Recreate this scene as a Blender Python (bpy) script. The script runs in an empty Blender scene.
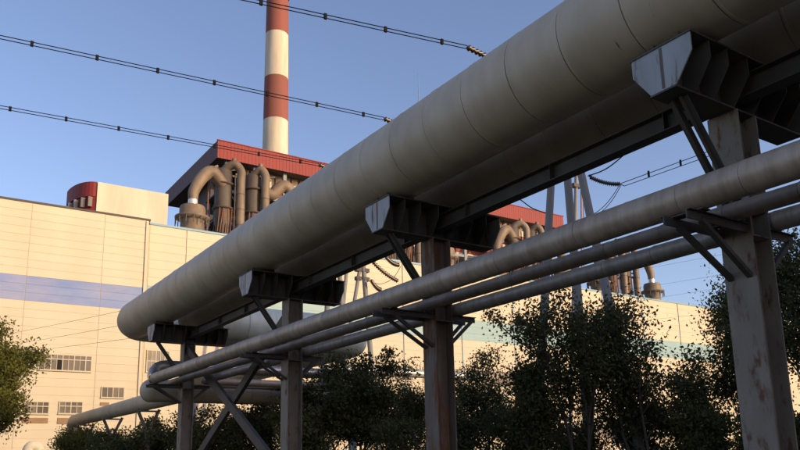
import bpy, math, random
import numpy as np
from mathutils import Matrix, Vector

random.seed(7)
rng = np.random.default_rng(11)
scene = bpy.context.scene
col = scene.collection

# ------------------------------------------------------------------ camera
F, CX, CY = 750.0, 400.0, 300.0
ROT = np.array([[0.83301056, -0.09770141, -0.54456207],
                [-0.55290474, -0.18213332, -0.8130952],
                [-0.01974235, 0.97840783, -0.20573855]])
EYE = np.array([0.0, 0.0, 1.6])
cd = bpy.data.cameras.new('camera')
cam = bpy.data.objects.new('camera', cd)
col.objects.link(cam)
m4 = Matrix([list(ROT[i]) + [EYE[i]] for i in range(3)] + [[0, 0, 0, 1]])
cam.matrix_world = m4
cd.sensor_width = 36.0
cd.lens = F / 800.0 * 36.0
cd.shift_y = (CY - 225.0) / 800.0
cd.clip_start = 0.1
cd.clip_end = 6000
scene.camera = cam


def wr(px, py):
    return ROT @ (np.array([px - CX, CY - py, -F]) / F)


def at_y(px, py, Y):
    r = wr(px, py); return EYE + r * (Y / r[1])


def at_x(px, py, X):
    r = wr(px, py); return EYE + r * (X / r[0])


def at_z(px, py, Z):
    r = wr(px, py); return EYE + r * ((Z - 1.6) / r[2])


# ------------------------------------------------------------------ world, sun, exposure
SUN_EL = math.radians(15.0)
SUN_H = Vector((0.464, -0.886)).normalized()       # horizontal direction towards the sun
world = bpy.data.worlds.new('World')
scene.world = world
world.use_nodes = True
wn = world.node_tree
wn.nodes.clear()
sky = wn.nodes.new('ShaderNodeTexSky')
sky.sky_type = 'NISHITA'
sky.sun_disc = False
sky.sun_elevation = SUN_EL
sky.sun_rotation = math.atan2(SUN_H.x, SUN_H.y)
sky.altitude = 50
sky.air_density = 1.0
sky.dust_density = 1.2
sky.ozone_density = 3.0
bg = wn.nodes.new('ShaderNodeBackground')
bg.inputs['Strength'].default_value = 0.15
wo = wn.nodes.new('ShaderNodeOutputWorld')
tint = wn.nodes.new('ShaderNodeMix'); tint.data_type = 'RGBA'; tint.blend_type = 'MULTIPLY'
tint.inputs[0].default_value = 1.0
tint.inputs[7].default_value = (1.20, 0.955, 0.94, 1)          # hazy evening air, a little warmer than clean sky
wn.links.new(sky.outputs[0], tint.inputs[6])
wn.links.new(tint.outputs[2], bg.inputs[0])
wn.links.new(bg.outputs[0], wo.inputs[0])

sd = bpy.data.lights.new('sun', 'SUN')
sd.energy = 2.35
sd.angle = math.radians(0.53)
sd.color = (1.0, 0.765, 0.43)
sun = bpy.data.objects.new('sun', sd)
col.objects.link(sun)
sv = Vector((SUN_H.x * math.cos(SUN_EL), SUN_H.y * math.cos(SUN_EL), math.sin(SUN_EL)))
sun.rotation_euler = sv.to_track_quat('Z', 'Y').to_euler()
sun.location = (0, 0, 120)

scene.view_settings.view_transform = 'Standard'
scene.view_settings.look = 'None'
scene.view_settings.exposure = 0.7
scene.view_settings.gamma = 1.0
scene.view_settings.use_curve_mapping = False
scene.render.resolution_x = 1024
scene.render.resolution_y = 576


# ------------------------------------------------------------------ materials
def mat(name, base, rough=0.6, metal=0.0, dark=None, scale=1.0, stretch=(1, 1, 1), amount=0.5,
        rust=None, rust_scale=2.0, rust_cut=0.62, rust_stretch=(1, 1, 0.35), bump=0.0, bump_scale=20.0, bump_stretch=(1, 1, 1),
        vary=0.0, spec=0.5, coords='Object', trans=0.0):
    m = bpy.data.materials.new(name)
    m.use_nodes = True
    nt = m.node_tree
    N, L = nt.nodes, nt.links
    bs = N['Principled BSDF']
    bs.inputs['Roughness'].default_value = rough
    bs.inputs['Metallic'].default_value = metal
    bs.inputs['Specular IOR Level'].default_value = spec
    tc = N.new('ShaderNodeTexCoord')
    cur = None
    rgb = N.new('ShaderNodeRGB'); rgb.outputs[0].default_value = (*base, 1)
    cur = rgb.outputs[0]
    geo = None
    if coords == 'World':
        geo = N.new('ShaderNodeNewGeometry'); src = geo.outputs['Position']
    else:
        src = tc.outputs['Object']
    def noise(sc, st, det=6, ro=0.6):
        mp = N.new('ShaderNodeMapping'); mp.inputs['Scale'].default_value = st
        L.new(src, mp.inputs['Vector'])
        n = N.new('ShaderNodeTexNoise'); n.inputs['Scale'].default_value = sc
        n.inputs['Detail'].default_value = det; n.inputs['Roughness'].default_value = ro
        L.new(mp.outputs[0], n.inputs['Vector'])
        return n.outputs['Fac']
    def ramp(s, a, b):
        r = N.new('ShaderNodeMapRange'); r.inputs['From Min'].default_value = a; r.inputs['From Max'].default_value = b
        L.new(s, r.inputs['Value']); return r.outputs['Result']
    def mix(f, a, b):
        x = N.new('ShaderNodeMix'); x.data_type = 'RGBA'
        if isinstance(f, float): x.inputs[0].default_value = f
        else: L.new(f, x.inputs[0])
        L.new(a, x.inputs[6])
        if isinstance(b, tuple): x.inputs[7].default_value = (*b, 1)
        else: L.new(b, x.inputs[7])
        return x.outputs[2]
    def mul(s, k):
        x = N.new('ShaderNodeMath'); x.operation = 'MULTIPLY'; L.new(s, x.inputs[0]); x.inputs[1].default_value = k
        return x.outputs[0]
    if dark:
        f = mul(ramp(noise(scale, stretch), 0.35, 0.72), amount)
        cur = mix(f, cur, dark)
    if vary > 0:
        oi = N.new('ShaderNodeObjectInfo')
        hsv = N.new('ShaderNodeHueSaturation')
        mr = N.new('ShaderNodeMapRange'); mr.inputs['To Min'].default_value = 1 - vary; mr.inputs['To Max'].default_value = 1 + vary
        L.new(oi.outputs['Random'], mr.inputs['Value'])
        L.new(mr.outputs[0], hsv.inputs['Value']); L.new(cur, hsv.inputs['Color'])
        cur = hsv.outputs[0]
    if rust:
        f = ramp(noise(rust_scale, rust_stretch, 8, 0.65), rust_cut, rust_cut + 0.09)
        cur = mix(f, cur, rust)
        rr = N.new('ShaderNodeMapRange'); rr.inputs['To Min'].default_value = rough; rr.inputs['To Max'].default_value = 0.9
        L.new(f, rr.inputs['Value']); L.new(rr.outputs[0], bs.inputs['Roughness'])
    L.new(cur, bs.inputs['Base Color'])
    if bump > 0:
        b = N.new('ShaderNodeBump'); b.inputs['Strength'].default_value = bump; b.inputs['Distance'].default_value = 0.02
        L.new(noise(bump_scale, bump_stretch, 4), b.inputs['Height'])
        L.new(b.outputs[0], bs.inputs['Normal'])
    if trans > 0:
        t = N.new('ShaderNodeBsdfTranslucent')
        L.new(cur, t.inputs['Color'])
        ms = N.new('ShaderNodeMixShader'); ms.inputs[0].default_value = trans
        L.new(bs.outputs[0], ms.inputs[1]); L.new(t.outputs[0], ms.inputs[2])
        L.new(ms.outputs[0], N['Material Output'].inputs['Surface'])
    return m


M = {}
M['pipe'] = mat('weathered_cladding', (0.55, 0.465, 0.335), 0.5, 0.0, dark=(0.38, 0.29, 0.19), scale=0.8, stretch=(0.8, 1.6, 0.8), amount=0.7,
                rust=(0.15, 0.095, 0.06), rust_scale=3.4, rust_cut=0.665, rust_stretch=(0.55, 2.0, 0.55), bump=0.12, bump_scale=5, bump_stretch=(0.3, 6, 0.3), vary=0.04, coords='World')
M['seam'] = mat('dark_joint', (0.07, 0.055, 0.045), 0.8)
M['palepipe'] = mat('pale_green_cladding', (0.60, 0.65, 0.56), 0.5, 0.1, dark=(0.40, 0.42, 0.35), scale=1.0, stretch=(2, 1, .6), amount=0.6, vary=0.05, coords='World')
M['alu'] = mat('dull_aluminium_jacket', (0.44, 0.36, 0.275), 0.45, 0.2, dark=(0.27, 0.20, 0.14), scale=1.4, stretch=(1, 4.0, 1), amount=0.85,
               bump=0.35, bump_scale=6, bump_stretch=(0.3, 5, 0.3), vary=0.10, coords='World')
M['alu2'] = mat('brown_aged_jacket', (0.40, 0.315, 0.225), 0.5, 0.1, dark=(0.24, 0.17, 0.115), scale=1.4, stretch=(1, 3, 1), amount=0.8,
                bump=0.3, bump_scale=6, bump_stretch=(0.3, 5, 0.3), vary=0.10, coords='World')
M['shiny'] = mat('bare_metal_jacket', (0.50, 0.46, 0.41), 0.35, 0.75, dark=(0.26, 0.22, 0.18), scale=2, amount=0.5, vary=0.08, coords='World')
M['silver'] = mat('silver_paint', (0.55, 0.55, 0.54), 0.4, 0.4, dark=(0.38, 0.36, 0.33), scale=1, amount=0.5, coords='World')
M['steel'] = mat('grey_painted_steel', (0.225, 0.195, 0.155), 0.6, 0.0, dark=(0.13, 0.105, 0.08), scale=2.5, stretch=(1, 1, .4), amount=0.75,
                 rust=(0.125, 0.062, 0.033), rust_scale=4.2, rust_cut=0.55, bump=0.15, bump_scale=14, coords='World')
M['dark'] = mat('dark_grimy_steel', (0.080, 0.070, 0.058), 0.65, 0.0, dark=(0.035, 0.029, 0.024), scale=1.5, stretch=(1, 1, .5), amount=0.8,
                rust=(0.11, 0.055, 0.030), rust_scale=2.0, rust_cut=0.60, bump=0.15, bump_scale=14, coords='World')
M['rusty'] = mat('rust_streaked_steel', (0.17, 0.155, 0.135), 0.7, 0.0, dark=(0.10, 0.065, 0.042), scale=2.5, stretch=(1, 1, .25), amount=0.95,
                 rust=(0.15, 0.068, 0.033), rust_scale=2.3, rust_cut=0.47, rust_stretch=(1, 1.6, .25), bump=0.25, bump_scale=14, coords='World')
M['tower'] = mat('grey_brown_tower', (0.11, 0.088, 0.068), 0.65, 0.1, dark=(0.04, 0.03, 0.024), scale=.6, stretch=(1, 1, .4), amount=0.8, coords='World')
M['plate'] = mat('pale_grey_plate', (0.37, 0.39, 0.40), 0.5, 0.0, dark=(0.23, 0.22, 0.20), scale=2.2, stretch=(1, 1, .3), amount=0.7,
                 rust=(0.13, 0.075, 0.04), rust_scale=3.0, rust_cut=0.565, rust_stretch=(1, 2.2, .30), bump=0.1, coords='World')
M['cream'] = mat('cream_metal_cladding', (0.60, 0.50, 0.36), 0.6, 0.0, dark=(0.50, 0.405, 0.28), scale=0.25, stretch=(1, 1, .25), amount=0.5, vary=0.025, coords='World')
M['cream_joint'] = mat('cladding_joint', (0.50, 0.42, 0.30), 0.8, coords='World')
M['blue'] = mat('faded_blue_cladding', (0.12, 0.19, 0.42), 0.5, 0.0, dark=(0.30, 0.29, 0.40), scale=0.16, stretch=(1, 1, 2.2), amount=0.8, vary=0.06, coords='World')
M['teal'] = mat('teal_cladding', (0.20, 0.34, 0.36), 0.5, 0.0, dark=(0.27, 0.38, 0.38), scale=0.3, amount=0.6, vary=0.05, coords='World')
M['trim'] = mat('blue_roof_trim', (0.16, 0.30, 0.40), 0.5, 0, coords='World')
M['brick'] = mat('brown_panel', (0.32, 0.19, 0.11), 0.8, 0, dark=(0.2, .12, .07), scale=1.5, amount=.6, coords='World')
M['frame'] = mat('window_frame', (0.50, 0.42, 0.30), 0.5, 0)
M['glass'] = mat('sky_toned_glass', (0.12, 0.092, 0.065), 0.25, 0.0, dark=(0.20, 0.16, 0.12), scale=0.6, amount=0.6, vary=0.35, coords='World')  # brown tone puts the reflected sunlit sky into the pane colour
M['black'] = mat('dark_opening', (0.012, 0.011, 0.01), 0.9)
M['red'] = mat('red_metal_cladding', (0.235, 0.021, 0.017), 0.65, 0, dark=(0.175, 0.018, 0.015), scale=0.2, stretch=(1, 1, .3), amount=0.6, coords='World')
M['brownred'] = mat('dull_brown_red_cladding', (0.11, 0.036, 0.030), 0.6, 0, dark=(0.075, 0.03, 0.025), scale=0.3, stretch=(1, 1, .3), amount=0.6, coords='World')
M['redc'] = mat('red_chimney_paint', (0.27, 0.075, 0.055), 0.8, 0, dark=(0.17, 0.075, 0.055), scale=0.35, stretch=(1, 1, .12), amount=0.8, coords='World')
M['whitec'] = mat('white_chimney_paint', (0.66, 0.60, 0.47), 0.8, 0, dark=(0.40, 0.32, 0.23), scale=0.35, stretch=(1, 1, .12), amount=0.75, coords='World')
M['conc'] = mat('stained_concrete', (0.66, 0.58, 0.44), 0.85, 0, dark=(0.47, 0.40, 0.29), scale=0.5, stretch=(1, 1, .15), amount=0.8, bump=.1, coords='World')
M['duct'] = mat('brown_duct_cladding', (0.25, 0.185, 0.125), 0.65, 0.1, dark=(0.09, 0.062, 0.042), scale=0.5, stretch=(1, 1, .5), amount=0.8,
                rust=(0.10, 0.05, 0.03), rust_scale=.7, rust_cut=0.66, coords='World')
M['collar'] = mat('bright_collar', (0.72, 0.68, 0.60), 0.35, 0.5)
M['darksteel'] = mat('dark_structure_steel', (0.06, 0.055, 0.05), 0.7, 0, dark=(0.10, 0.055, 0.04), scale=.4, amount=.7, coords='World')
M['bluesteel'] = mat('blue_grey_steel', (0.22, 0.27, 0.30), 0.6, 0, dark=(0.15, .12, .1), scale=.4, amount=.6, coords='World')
M['rustbar'] = mat('rusty_bar', (0.22, 0.10, 0.06), 0.8, 0)
M['wire'] = mat('conductor', (0.012, 0.012, 0.013), 0.8, 0.0, spec=.1)
M['insul'] = mat('brown_porcelain', (0.06, 0.035, 0.026), 0.3, 0)
M['pole'] = mat('spun_concrete_pole', (0.25, 0.245, 0.235), 0.8, 0, dark=(0.16, 0.15, 0.14), scale=.8, stretch=(1, 1, .2), amount=.7, bump=.1, coords='World')
M['leaf'] = mat('leaf', (0.115, 0.115, 0.042), 0.65, 0, dark=(0.032, 0.042, 0.013), scale=2.6, amount=0.9, vary=0.22, coords='World', trans=0.2, spec=0.15)
M['leaf2'] = mat('yellow_green_leaf', (0.16, 0.15, 0.03), 0.7, 0, dark=(0.06, 0.075, 0.018), scale=.9, amount=0.9, vary=0.1, coords='World', trans=0.3, spec=0.2)
M['bark'] = mat('bark', (0.11, 0.09, 0.07), 0.9, 0, dark=(0.06, 0.05, 0.04), scale=4, stretch=(1, 1, .3), amount=.8, bump=.5, coords='World')
M['soil'] = mat('trodden_soil', (0.085, 0.068, 0.045), 0.95, 0, dark=(0.04, 0.05, 0.018), scale=.25, amount=.9, bump=.4, bump_scale=3, coords='World')
M['asphalt'] = mat('asphalt', (0.055, 0.053, 0.05), 0.9, 0, dark=(0.035, 0.034, 0.033), scale=.8, amount=.7, bump=.3, bump_scale=40, coords='World')
M['grey_wall'] = mat('grey_cladding', (0.30, 0.29, 0.27), 0.7, 0, dark=(0.2, .19, .18), scale=.2, amount=.6, coords='World')


# ------------------------------------------------------------------ builders
class MB:
    def __init__(s): s.v = []; s.f = []; s.smooth = []
    def add(s, v, f, smooth=False):
        o = len(s.v); s.v += [tuple(p) for p in v]; s.f += [tuple(i + o for i in q) for q in f]; s.smooth += [smooth] * len(f); return s
    def box(s, x0, x1, y0, y1, z0, z1):
        v = [(x, y, z) for z in (z0, z1) for y in (y0, y1) for x in (x0, x1)]
        return s.add(v, [(0, 2, 3, 1), (4, 5, 7, 6), (0, 1, 5, 4), (2, 6, 7, 3), (0, 4, 6, 2), (1, 3, 7, 5)])
    def prism(s, poly, d, axis=0, a0=0.0):
        # polygon in the two other axes, extruded along axis from a0 to a0+d
        n = len(poly)
        def put(a, p):
            return (a, p[0], p[1]) if axis == 0 else ((p[0], a, p[1]) if axis == 1 else (p[0], p[1], a))
        v = [put(a0, p) for p in poly] + [put(a0 + d, p) for p in poly]
        f = [tuple(range(n)), tuple(range(2 * n - 1, n - 1, -1))] + [(i, i + n, (i + 1) % n + n, (i + 1) % n) for i in range(n)]
        return s.add(v, f)
    def bar(s, a, b, w, h, up=(0, 0, 1)):
        a, b = Vector(a), Vector(b); d = (b - a).normalized(); u = Vector(up)
        sx = d.cross(u)
        if sx.length < 1e-4: sx = d.cross(Vector((1, 0, 0)))
        sx.normalize(); u = sx.cross(d).normalized()
        v = [p + sx * i * w / 2 + u * j * h / 2 for p in (a, b) for j in (-1, 1) for i in (-1, 1)]
        return s.add(v, [(0, 2, 3, 1), (4, 5, 7, 6), (0, 1, 5, 4), (2, 6, 7, 3), (0, 4, 6, 2), (1, 3, 7, 5)])
    def tube(s, pts, rad, n=12, caps=True):
        pts = [Vector(p) for p in pts]
        if not isinstance(rad, (list, tuple)): rad = [rad] * len(pts)
        rings = []; nrm = None
        for i, p in enumerate(pts):
            if i == 0: t = pts[1] - p
            elif i == len(pts) - 1: t = p - pts[i - 1]
            else: t = (pts[i + 1] - p).normalized() + (p - pts[i - 1]).normalized()
            t.normalize()
            if nrm is None:
                nrm = t.cross(Vector((0, 0, 1)))
                if nrm.length < 1e-3: nrm = t.cross(Vector((1, 0, 0)))
            nrm = (nrm - t * nrm.dot(t)).normalized(); b = t.cross(nrm)
            rings.append([p + (nrm * math.cos(2 * math.pi * k / n) + b * math.sin(2 * math.pi * k / n)) * rad[i] for k in range(n)])
        v = [q for r in rings for q in r]
        f = [(i * n + k, i * n + (k + 1) % n, (i + 1) * n + (k + 1) % n, (i + 1) * n + k) for i in range(len(pts) - 1) for k in range(n)]
        s.add(v, f, True)
        if caps:
            s.add(rings[0], [tuple(range(n - 1, -1, -1))]); s.add(rings[-1], [tuple(range(n))])
        return s
    def lathe(s, prof, c=(0, 0, 0), n=24):
        v = []; f = []
        for r, z in prof:
            for k in range(n):
                a = 2 * math.pi * k / n; v.append((c[0] + r * math.cos(a), c[1] + r * math.sin(a), c[2] + z))
        for i in range(len(prof) - 1):
            for k in range(n):
                f.append((i * n + k, i * n + (k + 1) % n, (i + 1) * n + (k + 1) % n, (i + 1) * n + k))
        return s.add(v, f, True)
    def mesh(s, name, material):
        me = bpy.data.meshes.new(name); me.from_pydata(s.v, [], s.f)
        me.polygons.foreach_set('use_smooth', s.smooth)
        me.materials.append(material)
        me.update(); return me
    def build(s, name, material, parent=None, loc=None):
        return obj(name, s.mesh(name, material), parent, loc)


def obj(name, me, parent=None, loc=None):
    o = bpy.data.objects.new(name, me); col.objects.link(o)
    if parent: o.parent = parent
    if loc is not None: o.location = loc
    return o


def thing(name, label, cat, loc=(0, 0, 0), group=None):
    o = bpy.data.objects.new(name, None); col.objects.link(o); o.location = loc
    o.empty_display_size = 0.3
    return tag(o, label, cat, group)


def tag(o, label, cat, group=None, kind=None):
    if label: o['label'] = label
    if cat: o['category'] = cat
    if group: o['group'] = group
    if kind: o['kind'] = kind
    return o


def copy_tree(o, parent=None):
    c = o.copy(); col.objects.link(c); c.parent = parent
    for ch in list(o.children): copy_tree(ch, c)
    return c


def sharp(me, ang=35):
    try: me.set_sharp_from_angle(angle=math.radians(ang))
    except Exception: pass


# ------------------------------------------------------------------ ground
g = MB().add([(-900, -900, 0), (1500, -900, 0), (1500, 2500, 0), (-900, 2500, 0)], [(0, 1, 2, 3)]).build('ground', M['soil'])
tag(g, None, None, None, 'structure')
rd = MB().add([(-300, -9.5, 0.004), (300, -9.5, 0.004), (300, 3.2, 0.004), (-300, 3.2, 0.004)], [(0, 1, 2, 3)]).build('road', M['asphalt'])
tag(rd, None, None, None, 'structure')
kb = MB().box(-300, 300, 3.2, 3.4, -0.1, 0.13).build('kerb', M['conc'])
tag(kb, None, None, None, 'structure')

# building added unseen behind the camera, sized to keep the pipe bridge shaded
wb = thing('shade_building', 'grey shade-casting building added out of view behind the viewer', 'building', (20, -15, 0))
MB().box(0, 140, -24, 0, 0, 27.4).build('wall', M['grey_wall'], wb)
MB().box(-0.5, 140.5, -24.5, 0.5, 27.4, 28.0).build('roof', M['darksteel'], wb)
wm = MB().box(0, 3.0, 0.01, 0.08, 0, 2.0).mesh('window', M['glass'])
for i in range(15):
    for j in range(3):
        obj('window', wm, wb, (5 + i * 8.8, 0, 5 + j * 7))


# ------------------------------------------------------------------ pipes
def ring_mesh(r, length, n, axis, material, lap=0.008, seam=0.012):
    """one jacket ring: slightly tapered shell with a turned lip, open joint at the end"""
    mb = MB()
    prof = [(-length / 2, r - 0.02), (-length / 2 + seam, r - 0.02), (-length / 2 + seam + 0.004, r), (length / 2 - 0.05, r + lap * 0.3), (length / 2 - 0.045, r + lap), (length / 2, r + lap), (length / 2, r - 0.02)]
    v = []; f = []
    for (a, rr) in prof:
        for k in range(n):
            t = 2 * math.pi * k / n; p = (rr * math.cos(t), rr * math.sin(t))
            v.append((p[0], a, p[1]) if axis == 1 else (a, p[0], p[1]))
    for i in range(len(prof) - 1):
        for k in range(n):
            q = (i * n + k, i * n + (k + 1) % n, (i + 1) * n + (k + 1) % n, (i + 1) * n + k)
            f.append(q if axis == 0 else q[::-1])
    mb.add(v, f, True)
    me = mb.mesh('jacket_ring', material); sharp(me, 40)
    if len(me.materials): pass
    return me


def run(parent, p0, p1, r, seg, material, n=40, lap=0.008, jitter=0.004, seam=0.012, wobble=0.0):
    """straight run of jacket rings; p0,p1 along one axis, coordinates local to parent"""
    p0, p1 = Vector(p0), Vector(p1)
    d = p1 - p0; axis = 1 if abs(d.y) > abs(d.x) else 0
    cnt = max(1, round(d.length / seg)); L = d.length / cnt
    me = ring_mesh(r, L, n, axis, material, lap, seam)
    core = MB(); core.tube([p0 + d.normalized() * 0.02, p1 - d.normalized() * 0.02], r - 0.018, n, True)
    core.build('inner_pipe', M['seam'], parent)
    for i in range(cnt):
        o = obj('jacket_ring', me, parent, p0 + d * ((i + 0.5) / cnt) + Vector([random.uniform(-jitter, jitter) for _ in range(3)]))
        if axis == 1: o.rotation_euler = (random.uniform(-wobble, wobble), 0, random.uniform(-wobble, wobble))


def elbow(parent, c, r, R, a0, a1, material, plane='xy', nseg=6, n=32):
    """mitred bend of jacket gores about centre c"""
    c = Vector(c)
    for i in range(nseg):
        pts = []
        for k in range(2):
            a = a0 + (a1 - a0) * (i + k) / nseg
            off = Vector((math.cos(a), math.sin(a), 0)) * R if plane == 'xy' else Vector((math.cos(a), 0, math.sin(a))) * R
            pts.append(c + off)
        am0 = a0 + (a1 - a0) * (i - 0.0) / nseg; am1 = a0 + (a1 - a0) * (i + 1.0) / nseg
        v = []
        for a in (am0, am1):
            e = Vector((math.cos(a), math.sin(a), 0)) if plane == 'xy' else Vector((math.cos(a), 0, math.sin(a)))
            w = Vector((0, 0, 1)) if plane == 'xy' else Vector((0, 1, 0))
            rr = r + (0.006 if a == am1 else 0.0)
            for k in range(n):
                t = 2 * math.pi * k / n
                v.append(c + e * (R + rr * math.cos(t)) + w * rr * math.sin(t))
        f = [(k, (k + 1) % n, n + (k + 1) % n, n + k) for k in range(n)]
        if a1 > a0: f = [q[::-1] for q in f]
        MB().add(v, f, True).build('elbow_gore', material, parent)


PX1, PX2, PZ, PR = 10.05, 12.49, 8.97, 0.967
YE1, YE2 = 41.0, 38.55
RB = 1.15
# near big pipe
t = thing('gas_pipe', 'huge beige jacketed pipe on top of the T supports, nearer of the two', 'pipe', (PX1, 0, PZ))
run(t, (0, -8, 0), (0, YE1 - RB, 0), PR, 1.36, M['pipe'], 56, 0.009, 0.004, 0.022, 0.003)
elbow(t, (RB, YE1 - RB, 0), PR, RB, math.pi, math.pi / 2, M['pipe'], 'xy', 5, 40)
run(t, (RB, YE1, 0), (13.0, YE1, 0), PR, 1.4, M['palepipe'], 40)
elbow(t, (13.0, YE1 + RB, 0), PR, RB, -math.pi / 2, 0, M['palepipe'], 'xy', 5, 40)
run(t, (13.0 + RB, YE1 + RB, 0), (13.0 + RB, 62, 0), PR, 1.6, M['palepipe'], 32)
# second big pipe behind it
t = thing('gas_pipe', 'second huge jacketed pipe hidden behind the nearer one, turning away pale green', 'pipe', (PX2, 0, PZ))
run(t, (0, -8, 0), (0, YE2 - RB, 0), PR, 1.36, M['pipe'], 48, 0.007, 0.002, 0.014, 0.002)
elbow(t, (RB, YE2 - RB, 0), PR, RB, math.pi, math.pi / 2, M['pipe'], 'xy', 5, 40)
bell = MB()
prof = [Vector((RB + 0.02 + i * 0.07, YE2, 0)) for i in range(26)]
bell.tube(prof, [PR + (0.05 if i % 2 else -0.01) for i in range(26)], 40, False)
bell.build('expansion_bellows', M['palepipe'], t)
run(t, (RB + 1.8, YE2, 0), (7.6, YE2, 0), PR, 1.4, M['palepipe'], 40)
elbow(t, (7.6, YE2 + RB, 0), PR, RB, -math.pi / 2, 0, M['alu'], 'xy', 6, 40)
run(t, (7.6 + RB, YE2 + RB, 0), (7.6 + RB, 62, 0), PR, 1.6, M['alu'], 32)

# three service pipes on the lower arms
YP = 34.9
t = thing('service_pipe', 'thickest of the three lower grey metal-jacketed pipes, nearest the viewer', 'pipe', (9.75, 0, 5.40))
run(t, (0, -8, 0), (0, YP, 0), 0.252, 1.05, M['alu'], 28, 0.004, 0.003, 0.006, 0.003)
ep = [(0, YP, 0), (0, YP + .18, .03), (.02, YP + .36, .14), (.08, YP + .50, .32), (.22, YP + .58, .50), (.45, YP + .62, .62), (.75, YP + .62, .66)]
for i in range(6):
    MB().tube([Vector(ep[i]), (Vector(ep[i]) + Vector(ep[i + 1])) / 2, Vector(ep[i + 1]) + (Vector(ep[i + 1]) - Vector(ep[i])) * .12], [.285, .29, .285], 24, False).build('elbow_gore', M['shiny'], t)
run(t, (0.75, YP + 0.62, .66), (12.0, YP + 0.62, .66), 0.27, 1.1, M['shiny'], 24)
t = thing('service_pipe', 'brownish lower pipe passing just in front of the columns, middle of three', 'pipe', (10.75, 0, 5.31))
run(t, (0, -8, 0), (0, YP + 0.9, 0), 0.145, 1.2, M['alu2'], 20, 0.004, 0.003, 0.006, 0.003)
elbow(t, (0.35, YP + 0.9, 0), 0.148, 0.35, math.pi, math.pi / 2, M['alu2'], 'xy', 4, 20)
run(t, (0.35, YP + 1.25, 0), (10.0, YP + 1.25, 0), 0.145, 1.2, M['alu2'], 18)
t = thing('service_pipe', 'grey lower pipe running behind the columns, farthest of three', 'pipe', (11.8, 0, 5.30))
run(t, (0, -8, 0), (0, YP - 0.9, 0), 0.170, 1.2, M['alu'], 20, 0.004, 0.003, 0.006, 0.003)
elbow(t, (0.4, YP - 0.9, 0), 0.173, 0.4, math.pi, math.pi / 2, M['alu'], 'xy', 4, 20)
run(t, (0.4, YP - 0.5, 0), (9.0, YP - 0.5, 0), 0.170, 1.2, M['alu'], 18)

# medium pipe that comes from the right, bends at the last support and runs off towards the hall
t = thing('header_pipe', 'tan header pipe with a domed end beside the farthest support', 'pipe', (0, 37.5, 5.06))
run(t, (10.25, 0, 0), (23.0, 0, 0), 0.56, 1.3, M['pipe'], 36)
MB().tube([(10.27 - .5 * math.sin(k * math.pi / 16), 0, 0) for k in range(9)], [.565 * math.cos(k * math.pi / 16) + .003 for k in range(9)], 36, True).build('domed_end', M['pipe'], t)
t = thing('insulated_pipe', 'medium tan pipe running from the header to the hall at the left', 'pipe', (12.0, 0, 5.03))
run(t, (0, 37.9, 0), (0, 65.3, 0), 0.47, 1.3, M['pipe'], 32)
# its far end turns down into the ground
v = MB().tube([(0, 65.28, 0), (0, 65.6, -0.05), (0, 65.8, -0.22), (0, 65.87, -0.5), (0, 65.87, -5.03)], 0.46, 24)
v.build('down_leg', M['pipe'], t)
for k, y in enumerate((44.0, 52.5, 61.0)):
    sx = thing('pipe_trestle', ['silver V-shaped trestle nearest the bend of the tan pipe', 'middle silver V trestle under the tan pipe', 'last silver V trestle before the tan pipe turns down'][k], 'trestle', (12.0, y, 0.08), 'trestles under the tan pipe')
    for s in (-1, 1): MB().bar((s * 0.1, 0, 3.38), (s * 0.62, 0, 4.5), 0.14, 0.16).build('v_strut', M['steel'], sx)
    MB().box(-0.4, 0.4, -0.15, 0.15, 3.2, 3.4).build('cross_beam', M['steel'], sx)
    MB().box(-0.13, 0.13, -0.13, 0.13, 0, 3.2).build('leg', M['steel'], sx)
    MB().box(-0.45, 0.45, -0.1, 0.1, 4.36, 4.45).build('saddle', M['steel'], sx)

# silver pipes crossing behind
t = thing('silver_pipe', 'thin silver pipe crossing low behind the bracing', 'pipe', (0, 0, 0))
q = at_y(250, 386.5, 42.0)
run(t, (14.2, 42.0, q[2]), (24.0, 42.0, q[2]), 0.19, 2.0, M['silver'], 20)
MB().tube([(23.98, 42, q[2]), (24.3, 42, q[2] - .1), (24.4, 42, q[2] - .4), (24.4, 42, 0)], 0.185, 16).build('down_leg', M['silver'], t)
MB().tube([(14.22, 42, q[2]), (14.0, 42, q[2] - .1), (13.9, 42, q[2] - .4), (13.9, 42, 0)], 0.185, 16).build('down_leg', M['silver'], t)
t = thing('silver_pipe', 'silver pipe glimpsed left of the rusty middle column, in front of the hall windows', 'pipe', (0, 0, 0))
q = at_y(395, 372.5, 62.0)
run(t, (33.0, 62.0, q[2]), (52.0, 62.0, q[2]), 0.42, 2.5, M['silver'], 24)
for x in (36.0, 49.0):
    MB().bar((x, 62, 0), (x, 62, q[2] - .4), .3, .3).build('leg', M['steel'], t)

# ------------------------------------------------------------------ T supports
COLX = 11.27
BZ0, BZ1 = 7.10, 7.90


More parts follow.
